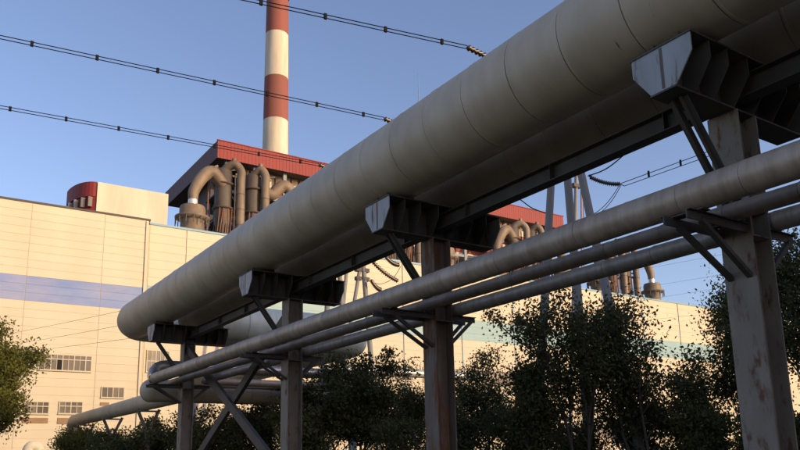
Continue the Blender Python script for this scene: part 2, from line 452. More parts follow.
def make_support(first):
    root = bpy.data.objects.new('pipe_support', None); col.objects.link(root)
    # H-section column: flanges face -X / +X, web between
    w, d, tf = 0.275, 0.275, 0.028
    c = MB().box(-d, -d + tf, -w, w, 0.35, BZ0).box(d - tf, d, -w, w, 0.35, BZ0).box(-d + tf, d - tf, -0.014, 0.014, 0.35, BZ0)
    cobj = c.build('column', M['steel'], root)
    for z in (4.95, 5.4):
        MB().box(-d + tf + .001, d - tf - .001, -w + .02, w - .02, z, z + .02).build('column_stiffener', M['steel'], cobj)
    MB().box(-0.5, 0.5, -0.5, 0.5, 0.29, 0.35).build('base_plate', M['steel'], root)
    MB().box(-0.75, 0.75, -0.75, 0.75, 0.0, 0.29).build('footing', M['conc'], root)
    # crossbeam
    hl = 1.77
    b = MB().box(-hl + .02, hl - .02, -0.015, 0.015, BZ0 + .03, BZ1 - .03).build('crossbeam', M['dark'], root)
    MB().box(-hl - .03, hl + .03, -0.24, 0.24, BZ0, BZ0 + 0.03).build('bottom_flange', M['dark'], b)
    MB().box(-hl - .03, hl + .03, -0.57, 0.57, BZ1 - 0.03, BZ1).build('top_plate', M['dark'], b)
    hexa = [(-0.55, BZ1 - .031), (-0.55, BZ1 - 0.33), (-0.23, BZ0 + .031), (0.23, BZ0 + .031), (0.55, BZ1 - 0.33), (0.55, BZ1 - .031)]
    hs = MB().prism(hexa, 0.02, 0, -0.01).mesh('stiffener', M['dark'])
    he = MB().prism(hexa, 0.024, 0, -0.012).mesh('end_plate', M['plate'])
    for x in (-hl, hl):
        e_ = obj('end_plate', he, b, (x, 0, 0))
    MB().box(-hl - .016, -hl - .0121, -.035, .02, BZ0 + .06, BZ1 - .05).build('rust_streaked_seam', M['rusty'], b)
    for x in (-1.30, -0.83, -0.275, 0.275, 0.83, 1.30): obj('stiffener', hs, b, (x, 0, 0))
    # saddles under both big pipes
    for x in (PX1 - COLX, PX2 - COLX):
        n = 12; poly = [(x - 0.44, BZ1 + .001), (x + 0.44, BZ1 + .001)]
        for k in range(n + 1):
            a = math.radians(-90 + 24 - 48 * k / n)
            poly.append((x + (PR + .012) * math.cos(a), PZ + (PR + .012) * math.sin(a)))
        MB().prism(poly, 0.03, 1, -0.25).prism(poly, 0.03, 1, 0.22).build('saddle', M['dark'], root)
    # raking strut under the crossbeam, pair of angles
    for y in (-0.07, 0.07):
        MB().bar((-1.45, y, BZ0 - 0.001), (-0.28, y, 5.55), 0.02, 0.14).bar((-1.43, y - .05 * (1 if y < 0 else -1), BZ0 - 0.02), (-0.26, y - .05 * (1 if y < 0 else -1), 5.53), 0.10, 0.018).build('raking_strut', M['dark'], root)
    # arms for the service pipes
    az = 5.13
    for s, tip, foot in ((-1, 1.82, 4.30), (1, 1.05, 4.40)):
        for y in (-0.20, 0.20):
            a = MB().box(min(s * .276, s * tip), max(s * .276, s * tip), y - .012, y + .012, az - .14, az - .012)
            a.box(min(s * .276, s * tip), max(s * .276, s * tip), y - (.012 if y > 0 else .07), y + (.012 if y < 0 else .07), az - .012, az)
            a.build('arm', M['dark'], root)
            MB().bar((s * (tip - .35 if s < 0 else tip - .12), y, az - .12), (s * .27, y * .8, foot), 0.09, 0.07).build('arm_strut', M['dark'], root)
    MB().box(-1.62, -1.42, -0.34, 0.34, az + .001, az + .019).build('pipe_shoe', M['dark'], root)
    MB().box(-0.58, -0.46, -0.3, 0.3, az + .001, az + .03).build('pipe_shoe', M['dark'], root)
    MB().box(0.46, 0.60, -0.3, 0.3, az + .001, az + .002 + .0).build('pipe_shoe', M['dark'], root)
    return root


COLY = (6.65, 15.12, 23.65, 35.06)
lab = ['nearest T-shaped steel pipe support, white end plate, rust-stained column at the right',
       'T-shaped pipe support with the brown rusted column face, second from the viewer',
       'third T-shaped pipe support from the viewer, beside the cross bracing',
       'farthest T-shaped pipe support, next to where the pipes bend away']
proto = make_support(True)
for i, y in enumerate(COLY):
    o = proto if i == 0 else copy_tree(proto)
    o.location = (COLX, y, 0)
    tag(o, lab[i], 'pipe support', 'T-shaped steel pipe supports')
    if i == 1:
        c_ = [k for k in o.children if k.name.startswith('column')][0]
        c_.data = c_.data.copy(); c_.data.materials[0] = M['rusty']; c_['label'] = 'brown rust-streaked column'
# one more support behind the viewer carries the near end
o = copy_tree(proto); o.location = (COLX, -1.9, 0)
tag(o, 'T-shaped pipe support outside the picture beyond the nearest one', 'pipe support', 'T-shaped steel pipe supports')

# longitudinal tie beams between the heads
ys = (-1.9,) + COLY
tl = ['steel tie beam under the big pipes running out of the picture at the right',
      'steel tie beam under the big pipes between the nearest and second supports',
      'steel tie beam under the big pipes between the second and third supports',
      'steel tie beam under the big pipes between the third and farthest supports']
for i in range(4):
    y0, y1 = ys[i] + .02, ys[i + 1] - .02
    t = thing('tie_beam', tl[i], 'beam', (COLX, 0, 0), 'tie beams under the big pipes')
    MB().box(-0.008, 0.008, y0, y1, 7.34, 7.68).build('web', M['dark'], t)
    MB().box(-0.15, 0.15, y0, y1, 7.32, 7.34).build('bottom_flange', M['dark'], t)
    MB().box(-0.15, 0.15, y0, y1, 7.68, 7.70).build('top_flange', M['dark'], t)
    k = y0 + 1.2
    while k < y1 - .5:
        MB().box(-0.14, 0.14, k, k + .012, 7.342, 7.678).build('stiffener', M['dark'], t); k += 2.9

t = thing('cross_bracing', 'X-shaped steel bracing between the third and farthest supports', 'bracing', (COLX, 0, 0))
for (a, b, dx) in (((35.0, 6.9), (23.75, 0.9), -0.06), ((23.75, 6.9), (35.0, 0.9), 0.06)):
    MB().bar((dx, a[0], a[1]), (dx, b[0], b[1]), 0.16, 0.36).build('brace', M['dark'], t)
MB().box(-.012, .012, 29.05, 29.7, 3.6, 4.2).build('gusset_plate', M['dark'], t)


# ------------------------------------------------------------------ factory hall
YW = 95.0


def window(parent, x0, x1, z0, z1, n, Y, transom=0.7, dark=()):
    """window band: frame, mullions and one pane per light"""
    fr = MB(); fw = 0.09
    fr.box(x0, x1, Y - .10, Y - .005, z0, z0 + fw).box(x0, x1, Y - .10, Y - .005, z1 - fw, z1)
    step = (x1 - x0) / n
    for i in range(n + 1):
        x = x0 + i * step; ww = fw * (1.2 if i % 2 == 0 else .7)
        fr.box(x - ww / 2, x + ww / 2, Y - .11, Y - .004, z0 + .001, z1 - .001)
    zt = z0 + (z1 - z0) * transom
    if transom: fr.box(x0 + .01, x1 - .01, Y - .105, Y - .003, zt - .05, zt + .05)
    w = fr.build('window', M['frame'], parent)
    for i in range(n):
        for (a, b) in (((z0 + fw, zt - .05), (zt + .05, z1 - fw)) if transom else ((z0 + fw, z1 - fw),)):
            MB().box(x0 + i * step + .04, x0 + (i + 1) * step - .04, Y - .05, Y - .02, a, b).build('pane', M['black'] if (i in dark and a < zt) else M['glass'], w)
    MB().box(x0 - .1, x1 + .1, Y - .16, Y - .002, z0 - .08, z0).build('sill', M['frame'], w)
    return w


def clad(parent, xs, z0, z1, rows, Y, band, bandmat, mbase, holes=()):
    """cladding sheets between vertical seams, each a separate sheet with a lapped lower edge"""
    h = (z1 - z0) / rows
    cache = {}
    for i in range(len(xs) - 1):
        W = xs[i + 1] - xs[i]
        for j in range(rows):
            zc = z0 + (j + .5) * h
            m = bandmat if band[0] < zc < band[1] else mbase
            key = (round(W, 3), m.name)
            if key not in cache:
                a, b = 0.03, W - 0.03
                k = h - 0.012
                v = [(a, 0, 0.0), (b, 0, 0), (a, -.055, 0), (b, -.055, 0), (a, -.05, .05), (b, -.05, .05), (a, -.03, k), (b, -.03, k), (a, 0, k), (b, 0, k)]
                f = [(0, 1, 3, 2), (2, 3, 5, 4), (4, 5, 7, 6), (6, 7, 9, 8), (0, 2, 4, 6, 8), (1, 9, 7, 5, 3)]
                cache[key] = MB().add(v, f).mesh('cladding_sheet', m)
            o = obj('cladding_sheet', cache[key], parent, (xs[i], Y, z0 + j * h))


hall = thing('factory_hall', 'tall cream-clad factory hall with the blue band, at the left', 'building', (0, 0, 0))
ZL = 32.2
wl = MB().box(-32, 24.8, YW, YW + 12, 0, ZL - .02).build('wall', M['cream_joint'], hall)
bT = at_y(0, 272, YW)[2]; bB = at_y(0, 295, YW)[2]
clad(wl, [-32, -22.1, -13.8, -5.5, 2.8, 11.1, 19.4, 24.8], 0.6, ZL, 32, YW, (bB - .1, bT + .1), M['blue'], M['cream'])
MB().box(-32.2, 25.0, YW - .12, YW + 12.2, ZL, ZL + .25).build('roof_edge', M['darksteel'], hall)
MB().box(24.45, 24.75, YW - .22, YW - .08, 0.6, ZL - .1).build('corner_trim', M['cream'], hall)


def win_px(parent, x0, x1, y0, y1, n, Y, **k):
    a = at_y(x0, y1, Y); b = at_y(x1, y0, Y)
    c = at_y(x0, y0, Y); d = at_y(x1, y1, Y)
    return window(parent, a[0], b[0], (a[2] + d[2]) / 2, (b[2] + c[2]) / 2, n, Y - .08, **k)


win_px(hall, 38, 91.5, 354.8, 371, 9, YW, dark=(3,))
win_px(hall, 24, 49, 401.5, 414, 4, YW, transom=.62)
win_px(hall, 58.5, 82.5, 401.5, 414, 4, YW, transom=.62)
win_px(hall, 101, 124, 387, 398, 4, YW, transom=0)
for (x0, x1, y0, y1) in ((22, 48, 418, 423), (57, 70, 418, 424), (100, 109, 402.5, 405.5)):
    a = at_y(x0, y1, YW); b = at_y(x1, y0, YW)
    MB().box(a[0], b[0], YW - .13, YW - .08, a[2], b[2]).build('spandrel_panel', M['brick'], hall)

hall2 = thing('factory_hall', 'long cream-clad hall with the pale teal band, behind the trees and poles', 'building', (0, 0, 0))
YW2 = YW + 0.5
ZR = 31.9
wr2 = MB().box(24.82, 240, YW2, YW2 + 12, 0, ZR - .02).build('wall', M['cream_joint'], hall2)
xs = [25.1, 30.0] + [30 + 11.5 * k for k in range(1, 11)]
clad(wr2, xs, 0.6, ZR, 27, YW2, (bB - .1, bT + .1), M['teal'], M['cream'])
far = MB()
for k in range(8):
    for j in range(27):
        h = (ZR - .6) / 27
        far.box(145.03 + k * 11.5, 145 + (k + 1) * 11.5 - .03, YW2 - .05, YW2, .6 + j * h, .6 + (j + 1) * h - .02)
fo = far.build('cladding_sheets', M['cream'], wr2); fo['kind'] = 'stuff'
MB().box(25.02, 240.2, YW2 - .15, YW2 + 12.2, ZR, ZR + .28).build('roof_edge', M['trim'], hall2)
for x in xs[1:-1]:
    MB().box(x - .05, x + .05, YW2 - .14, YW2 - .076, .6, ZR - .05).build('downpipe', M['trim'] if x > 60 else M['cream'], hall2)
win_px(hall2, 146, 169, 350.5, 372.5, 5, YW2, transom=.5)
a = at_y(380, 369, YW2)
window(hall2, 54.0, 66.0, a[2] - 1.6, a[2] + .7, 16, YW2 - .08, transom=.6)
window(hall2, 68.0, 76.0, a[2] - 1.6, a[2] + .7, 10, YW2 - .08, transom=.6)
for k in range(5):
    window(hall2, 80.0 + 12 * k, 88.0 + 12 * k, a[2] - 1.6, a[2] + .7, 8, YW2 - .08, transom=.6)
for k in range(8):
    window(hall2, 34.0 + 12 * k, 41.0 + 12 * k, 4.2, 6.6, 6, YW2 - .08, transom=.6)

# block on the roof with the red curved parapet
a = at_y(98, 182, YW + 3); b = at_y(168.5, 194, YW + 3)
blk = thing('roof_block', 'stained pale concrete block on the hall roof with a red curved side', 'building', (0, 0, 0))
MB().box(a[0], b[0], YW + 3, YW + 9, ZL + .26, (a[2] + b[2]) / 2).build('wall', M['conc'], blk)
n = 10
ro = []
for k in range(n + 1):
    an = math.radians(90 + 90 * k / n)
    ro.append((a[0] - .05 + 2.3 * math.cos(an) * 1.0, YW + 3.3 + 5.0 * (1 - math.sin(an)) * 0 + 5.5 * (1 - math.sin(an))))
poly = [(a[0] - .05, YW + 3.2)] + [(a[0] - .05 - 2.6 * math.sin(math.radians(90 * k / n)), YW + 9 - 5.8 * math.cos(math.radians(90 * k / n))) for k in range(n + 1)] + [(a[0] - .05, YW + 9)]
zt = (a[2] + b[2]) / 2
MB().prism(poly[1:], 2.0, 2, zt - 1.95).build('red_parapet', M['red'], blk)
MB().prism([(p[0] + .25 if p[0] < a[0] - .2 else p[0], p[1]) for p in poly[1:]], zt - 1.96 - ZL - .27, 2, ZL + .26).build('lower_wall', M['red'], blk)
for k in range(2, 9, 2):
    p = poly[1 + k]
    MB().bar((p[0] + .1, p[1] - .1, zt - 3.4), (p[0] + .1, p[1] - .1, zt - 2.1), .5, .5).build('window', M['glass'], blk)

# ------------------------------------------------------------------ chimney
CYY = 240.0
cb = [(276, -45), (276.4, 35.5), (276.2, 79.5), (276, 122), (275.8, 165)]
zz = [at_y(*p, CYY)[2] for p in cb]; cxw = at_y(276, 100, CYY)[0]
ch = thing('chimney_stack', 'tall red and white banded chimney behind the boiler house', 'chimney', (cxw, CYY, 0))
bh = zz[1] - zz[2]
zs = [0]; z = zz[4]
lev = [zz[4] - 17.5 * k for k in range(5, 0, -1)]
edges = [0] + lev + [zz[4], zz[3], zz[2], zz[1], zz[1] + bh, zz[1] + 2 * bh]
def crad(z): return 4.15 + (175 - z) * 0.0085
ncol = len(edges) - 1
for i in range(ncol):
    red = ((ncol - 3 - i) % 2 == 1)
    z0, z1 = edges[i], edges[i + 1]
    MB().lathe([(crad(z0), z0), (crad(z1), z1)], n=40).build('paint_band', M['redc'] if red else M['whitec'], ch)
for z in edges[1:]:
    pass
lad = MB().box(-.25, .25, -crad(100) - .55, -crad(100) - .35, 60, 178)
MB().lathe([(crad(180) + .5, 176), (crad(180) + .5, 177)], n=40).build('top_ring', M['darksteel'], ch)

# ------------------------------------------------------------------ boiler house
YF = 112.0
A = at_y(218, 140, YF); B = at_y(563, 217, YF); D = at_y(218, 157.5, YF)
bz1, bz0 = A[2], D[2]
XL, XR = A[0], B[0]
YBK = YF + 29
bh_ = thing('boiler_house', 'open boiler house with the deep red roof fascia, above the hall', 'building', (0, 0, 0))
ro = MB().box(XL + .3, XR - .3, YF + .3, YBK - .3, bz0 + .3, bz1 - .1).build('roof', M['darksteel'], bh_)
# ribbed fascia
def ribbed(x0, x1, z0, z1, pitch, depth):
    v = []; f = []
    nn = int((x1 - x0) / pitch); p = (x1 - x0) / nn
    prof = []
    for i in range(nn):
        x = x0 + i * p
        prof += [(x, 0), (x + p * .55, 0), (x + p * .65, -depth), (x + p * .9, -depth)]
    prof.append((x1, 0))
    for (x, d) in prof: v += [(x, d, z0), (x, d, z1)]
    for i in range(len(prof) - 1): f.append((2 * i, 2 * i + 2, 2 * i + 3, 2 * i + 1))
    return MB().add(v, f)
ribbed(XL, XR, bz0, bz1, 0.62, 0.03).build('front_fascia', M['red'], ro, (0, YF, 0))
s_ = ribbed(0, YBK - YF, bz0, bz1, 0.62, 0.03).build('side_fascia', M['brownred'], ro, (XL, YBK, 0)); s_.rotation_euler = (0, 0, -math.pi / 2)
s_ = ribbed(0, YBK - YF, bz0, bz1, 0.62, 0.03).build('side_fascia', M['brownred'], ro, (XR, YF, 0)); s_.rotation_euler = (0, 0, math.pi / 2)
MB().box(XL - .12, XR + .12, YF - .14, YF + .2, bz1 - .02, bz1 + .12).build('ridge_cap', M['red'], ro)
YI = YF + 3.2
# inner enclosure behind the ducts
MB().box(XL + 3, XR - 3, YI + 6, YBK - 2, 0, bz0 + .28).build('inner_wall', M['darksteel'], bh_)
hb = bz0 + 0.88
bands = [(hb - 3.1, hb - .6, 'cream'), (hb - 5.6, hb - 3.15, 'red'), (hb - 6.5, hb - 5.65, 'cream'), (hb - 9.0, hb - 6.55, 'red'), (hb - 9.8, hb - 9.05, 'cream'), (hb - 14, hb - 9.85, 'darksteel')]
xb0 = at_y(246, 180, YI)[0]
for (z0, z1, mm) in bands:
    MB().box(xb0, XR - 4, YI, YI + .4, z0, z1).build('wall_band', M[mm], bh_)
k = 0; x = xb0 + .5
while x < XR - 5:
    MB().box(x, x + .35, YI - .06, YI + .39, hb - 3.0, hb - .7).build('mullion', M['glass'], bh_); x += 1.55
# open steel frame at the left corner and along the front
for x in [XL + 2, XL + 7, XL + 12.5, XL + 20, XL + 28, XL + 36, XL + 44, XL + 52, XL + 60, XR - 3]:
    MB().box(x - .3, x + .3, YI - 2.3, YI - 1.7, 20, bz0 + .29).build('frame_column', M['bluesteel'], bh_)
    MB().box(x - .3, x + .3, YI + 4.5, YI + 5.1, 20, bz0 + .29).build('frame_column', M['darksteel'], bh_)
for z in (36, 40.5, 45):
    MB().box(XL + 1, XR - 2, YI - 2.2, YI - 1.8, z, z + .5).build('frame_beam', M['bluesteel'], bh_)
    MB().box(XL + 1, XL + 13, YI - 1.7, YI + 5, z + .1, z + .3).build('floor_grating', M['darksteel'], bh_)
for i, x in enumerate([XL + 2, XL + 7]):
    for z in (36.5, 41):
        MB().bar((x, YI - 2, z), (x + 5, YI - 2, z + 4), .25, .25).bar((x + 5, YI - 2.3, z), (x, YI - 2.3, z + 4), .25, .25).build('frame_brace', M['bluesteel'], bh_)
# pipe clutter under the roof
for i in range(26):
    x = XL + 2 + random.random() * (XR - XL - 6); y = YF + 1.5 + random.random() * 5; z = bz0 - .3 - random.random() * 2.2
    if i % 2: MB().tube([(x, y, z), (x + 2 + random.random() * 4, y, z + random.uniform(-.3, .3))], .16 + .12 * random.random(), 8).build('small_pipe', M['rustbar'] if i % 3 == 0 else M['duct'], bh_)
    else: MB().box(x, x + .8 + random.random(), y, y + .8, z, z + .7).build('valve_box', M['duct'] if i % 4 else M['darksteel'], bh_)

# ------------------------------------------------------------------ flue duct units
YD = 108.0


def bend(pts, k=5):
    """rounded polyline through control points (Catmull-Rom)"""
    P = [Vector(p) for p in pts]; P = [P[0] * 2 - P[1]] + P + [P[-1] * 2 - P[-2]]
    out = []
    for i in range(1, len(P) - 2):
        for j in range(k):
            t = j / k
            out.append(0.5 * ((2 * P[i]) + (P[i + 1] - P[i - 1]) * t + (2 * P[i - 1] - 5 * P[i] + 4 * P[i + 1] - P[i + 2]) * t * t + (3 * P[i] - P[i - 1] - 3 * P[i + 1] + P[i + 2]) * t ** 3))
    out.append(P[-2]); return out


def make_unit():
    root = bpy.data.objects.new('flue_unit', None); col.objects.link(root)
    for s in (-1, 1):
        dx = s * 9.0
        dr = MB().lathe([(0, 35.0), (1.75, 35.0), (1.75, 37.3), (2.0, 37.6), (1.95, 37.7), (1.95, 39.2), (1.8, 39.7), (.85, 39.75)], (dx, 0, 0), 28)
        do = dr.build('drum', M['duct'], root)
        sharp(do.data, 40)
        MB().lathe([(1.96, 37.45), (2.6, 37.75), (2.6, 38.0), (1.96, 38.0)], (dx, 0, 0), 28).build('flange', M['duct'], do)
        for k in range(14):
            an = 2 * math.pi * k / 14
            MB().bar((dx + 2.5 * math.cos(an), 2.5 * math.sin(an), 36.6), (dx + 2.5 * math.cos(an), 2.5 * math.sin(an), 37.8), .12, .12).build('bracket', M['darksteel'], do)
        MB().lathe([(.72, 39.5), (.72, 40.9)], (dx, 0, 0), 20).build('collar', M['collar'], root)
        # swan-neck duct to the tower
        pts = bend([(dx, 0, 40.8), (dx - s * .1, 0, 42.2), (dx - s * .9, 0, 44.0), (dx - s * 1.9, 0, 45.4), (dx - s * 2.9, 0, 45.9), (dx - s * 3.9, .2, 45.2), (dx - s * 4.9, .4, 44.2)] + ([(dx - s * 6.4, .6, 44.6)] if s > 0 else []))
        MB().tube(pts, [.74 + .26 * min(1, i / 14) for i in range(len(pts))], 18).build('swan_neck_duct', M['duct'], root)
        # tower
        tx = s * 3.9 if s < 0 else 1.0
        to = MB().lathe([(0, 30), (1.15, 30), (1.15, 37.5), (1.3, 37.9), (1.3, 46.6), (.9, 47.1), (0, 47.1)], (tx, .8, 0), 20).build('tower', M['tower'], root)
        for z in (40.2, 44.2):
            MB().lathe([(1.28, z), (1.75, z + .1), (1.75, z + .28), (1.28, z + .3)], (tx, .8, 0), 20).build('walkway_ring', M['darksteel'], to)
        for k in range(7):
            MB().bar((tx - 1.3 + k * .42, -.5, 36.2), (tx - 1.0 + k * .35 + .2 * (k % 2), -.5, 40.2), .09, .09).build('hanger_bar', M['rustbar'], to)
        # inverted-U downcomer
        ux = 2.35 if s > 0 else -1.8
        pts = bend([(tx - .1, .6, 46.4), (tx + .25, .2, 47.2), ((tx + ux) / 2 + .2, -.6, 47.6), (ux, -1.0, 46.6), (ux, -1.1, 45.0), (ux, -1.1, 43.0), (ux, -1.1, 34)])
        MB().tube(pts, .68, 16).build('downcomer', M['duct'], root)
        for z in (37.5, 40, 42.5):
            MB().lathe([(.70, z), (.70, z + .12)], (ux, -1.1, 0), 16).build('band', M['darksteel'], root)
        MB().tube([((tx + ux) / 2, -.6, 47.5), ((tx + ux) / 2, -.6, 48.6)], .35, 10).build('vent', M['duct'], root)
    for k in range(10):
        x = -6 + k * 1.1
        MB().bar((x, 1.8, 47.0 + .5 * (k % 2)), (x + 1.4, 1.8, 47.9 - .5 * (k % 3)), .18, .3).build('access_platform', M['darksteel'] if k % 2 else M['duct'], root)
        MB().bar((x, 1.9, 36), (x, 1.9, 47), .16, .16).build('stanchion', M['darksteel'] if k % 3 else M['rustbar'], root)
    return root


ul = ['first brown flue unit with twin drums and swan-neck ducts, under the red roof corner',
      'second brown flue unit, behind the big pipe', 'third brown flue unit, tops seen right of the second support', 'fourth brown flue unit, round drum against the sky at the right']
u0 = make_unit()
for i in range(4):
    o = u0 if i == 0 else copy_tree(u0)
    o.location = (43.6 + (0, 30, 61, 89.8)[i], YD, 0)
    tag(o, ul[i], 'flue duct', 'flue units on the hall roof')
# floor carrying the units
dk = thing('roof_deck', 'blue-edged roof deck under the flue units behind the hall parapet', 'roof', (0, 0, 0))
MB().box(25, 240, YW2 + 12.3, YF + 9, 30.0, 31.5).build('slab', M['conc'], dk)
MB().box(25, 240, YW2 + 12.25, YF + 9.2, 0, 29.98).build('wall', M['cream'], dk)


# ------------------------------------------------------------------ gantries, insulators, conductors
def insulator(name, a, b, r, label, group, nd=18, sag=0.0):
    a, b = Vector(a), Vector(b)
    t = thing(name, label, 'insulator', tuple(a), group)
    pts = []; rad = []
    for i in range(nd * 2 + 1):
        k = i / (nd * 2); p = (b - a) * k; p.z -= sag * 4 * k * (1 - k)
        pts.append(p); rad.append(r if i % 2 else r * .45)
    MB().tube(pts, rad, 10).build('disc_string', M['insul'], t)
    MB().tube([(0, 0, 0), (0, 0, .12)], .05, 6).build('clevis', M['wire'], t)
    return t


def cable(pa, pb, sag, r=0.022, n=24):
    pa, pb = Vector(pa), Vector(pb); pts = []
    for i in range(n + 1):
        k = i / n; p = pa.lerp(pb, k); p.z -= sag * 4 * k * (1 - k); pts.append(p)
    return pts


GX, GZ = 27.4, 21.6
gan = thing('gantry', 'grey concrete pole gantry, three splayed legs seen below the big pipe', 'gantry', (0, 0, 0))
apex = at_x(558, 69, GX)
for (p0, p1) in (((551, 187), (548.7, 227)), ((568, 178), (571, 219)), ((581.6, 172.5), (589.6, 213))):
    # legs are drawn down from the common head to the ground
    h = np.array([GX, apex[1], GZ + .3])
    low = at_x(p1[0], p1[1], GX)
    dirv = low - h; foot = h + dirv * (h[2] / -dirv[2])
    MB().tube([tuple(h), tuple(foot)], [.17, .25], 16).build('leg', M['pole'], gan)
y2 = 50.0
for dx in (-1.6, 1.6):
    MB().tube([(GX, y2, GZ + .3), (GX + dx, y2, 0)], [.17, .25], 16).build('leg', M['pole'], gan)
bm = MB()
for (dx, dz) in ((-.5, -.4), (.5, -.4), (0, .5)):
    bm.bar((GX + dx, apex[1] - .5, GZ + dz), (GX + dx, y2 + .5, GZ + dz), .1, .1)
yy = apex[1]
k = 0
while yy < y2 - 1:
    bm.bar((GX - .5, yy, GZ - .4), (GX, yy + .6, GZ + .5), .05, .05).bar((GX, yy + .6, GZ + .5), (GX + .5, yy + 1.2, GZ - .4), .05, .05).bar((GX - .5, yy + 1.2, GZ - .4), (GX + .5, yy, GZ - .4), .05, .05)
    yy += 1.2
bm.build('lattice_beam', M['bluesteel'], gan)
rod = at_x(418, 68, GX)
MB().tube([(GX, rod[1], GZ + .5), (GX, rod[1], rod[2])], [.05, .015], 6).build('lightning_rod', M['bluesteel'], gan)

cl = ['twin black conductor crossing the sky highest, ending at the dark insulator', 'twin black conductor across the upper sky in front of the chimney', 'twin black conductor crossing in front of the red roof']
wires = [((250, 0), (480, 50)), ((0, 37), (390, 120)), ((0, 107), (320, 165))]
for i, (pl, pr) in enumerate(wires):
    zt = 22.0
    b_ = at_z(pr[0], pr[1], zt); a_ = at_z(pl[0], pl[1], zt)
    X1 = 22.4 if i == 0 else 23.2
    dirv = (a_ - b_) / (a_[0] - b_[0])
    e = b_ + dirv * (X1 - b_[0]); f = b_ + dirv * (-45 - b_[0])
    w = thing('conductor', cl[i], 'power line', (0, 0, 0), 'twin conductors')
    for s in (-.09, .09):
        m = MB().tube(cable((e[0], e[1], e[2] + s), (f[0], f[1], f[2] + s), 0.0, n=8), .024, 6)
        m.build('strand', M['wire'], w)
    x = X1 - 1.4
    while x > -40:
        p = b_ + dirv * (x - b_[0])
        MB().box(x - .07, x + .07, p[1] - .05, p[1] + .05, p[2] - .14, p[2] + .14).build('spacer', M['wire'], w); x -= 3.0
    insulator('insulator_string', (GX - .5, e[1], GZ - .1), (X1, e[1], 22.0), .17, ['dark insulator string above the big pipe at the end of the highest conductor', 'insulator string at the end of the conductor that crosses the chimney', 'insulator string at the end of the conductor that crosses the red roof'][i], 'gantry insulators')

# insulator and jumper on the right of the gantry
pa = at_x(590, 177, GX + .4); pb = at_x(620, 184, GX + 1.6)
insulator('insulator_string', pa, pb, .13, 'sagging brown insulator string right of the grey gantry legs', 'gantry insulators', 16, .12)
pe = at_x(700, 156, GX + 6.0)
w = thing('conductor', 'twin conductor leaving the sagging insulator towards the nearest column', 'power line', (0, 0, 0), 'twin conductors')
for s in (-.1, .1):
    q = pb + (pe - pb) * 2.2
    MB().tube([(pb[0], pb[1], pb[2]), (pb[0] + .2, pb[1] - .1, pb[2] + s), (q[0], q[1], q[2] + s * 1.6)], .02, 6).build('strand', M['wire'], w)
for k in (.35, .75, 1.2):
    p = pb + (pe - pb) * k
    MB().box(p[0] - .04, p[0] + .04, p[1] - .04, p[1] + .04, p[2] - .16, p[2] + .16).build('spacer', M['wire'], w)
w = thing('jumper_cable', 'pair of slack jumper cables hanging below the sagging insulator', 'cable')
for k in range(2):
    c0 = pb + np.array([.1 * k, 0, 0]); c1 = at_x(588 + 5 * k, 216, GX + .4)
    MB().tube(cable(c0, (c1[0], c1[1], c1[2]), .3, n=12), .018, 6).build('strand', M['wire'], w)
w = thing('jumper_cable', 'slack dark cable looping under the big pipe left of the gantry legs', 'cable')
c0 = at_x(519, 199, GX); c1 = at_x(548, 214, GX); c2 = at_x(600, 172, GX); c3 = at_x(640, 140, GX)
MB().tube(bend([at_x(500, 190, GX), c0, at_x(532, 208, GX), c1], 5), .03, 6).build('strand', M['wire'], w)
MB().tube(bend([at_x(588, 176, GX), at_x(604, 170, GX), at_x(618, 160, GX), c3], 5), .03, 6).build('strand', M['wire'], w)

# farther gantry, in the sun
YG2 = 76.0
gan2 = thing('gantry', 'sunlit pole gantry against the cream hall wall, seen under the big pipe', 'gantry', (0, 0, 0))
for (xt, yt, xb, yb, r) in ((347.5, 262, 342, 320, .26), (361, 262, 353, 310, .26), (363, 262, 367, 310, .34), (576, 190, 575, 235, .33)):
    a = at_y(xt, yt, YG2); b = at_y(xb, yb, YG2)
    dv = b - a; ft = a + dv * (a[2] / -dv[2]); tp = a - dv * (2.5 / np.linalg.norm(dv))
    MB().tube([tuple(tp), tuple(ft)], [r * .85, r], 14).build('leg', M['pole'], gan2)
hd = at_y(362, 268, YG2)
for k in range(3):
    for s in (-1, 1):
        MB().box(hd[0] + s * .55 - .35, hd[0] + s * .55 + .35, YG2 - .3, YG2 + .3, hd[2] - 1.6 + k * 1.1, hd[2] - 1.6 + k * 1.1 + .45).build('clamp', M['darksteel'], gan2)
hd2 = at_y(576, 186, YG2)
tz = min(hd[2], hd2[2])
MB().box(hd2[0] - .8, hd2[0] + .8, YG2 - .4, YG2 + .4, hd2[2] - .3, hd2[2] + .3).build('head', M['darksteel'], gan2)
lad = at_y(579, 230, YG2); lat = at_y(581, 165, YG2)
MB().bar((lat[0], YG2, lat[2]), (lad[0], YG2, lad[2] - 6), .16, .16).bar((lat[0] + .5, YG2, lat[2]), (lad[0] + .5, YG2, lad[2] - 6), .1, .1).build('ladder', M['rustbar'], gan2)
for k, (p, q) in enumerate((((373, 262), (398, 281), ), ((386, 257), (399, 265)), ((371, 280), (381, 290)))):
    a = at_y(*p, YG2 - 1); b = at_y(*q, YG2 - 1)
    insulator('insulator_string', a, b, .30, ['long brown insulator string against the sunlit hall wall', 'short brown insulator string tucked under the big pipe', 'small brown insulator string just above the thick lower pipe'][k], 'insulators of the far gantry', 14, .25)
w = thing('jumper_cable', 'thin slack cable drooping between the brown insulators on the far gantry', 'cable')
MB().tube(bend([at_y(366, 279, YG2), at_y(380, 284, YG2), at_y(393, 278, YG2), at_y(401, 266, YG2)], 6), .035, 6).build('strand', M['wire'], w)

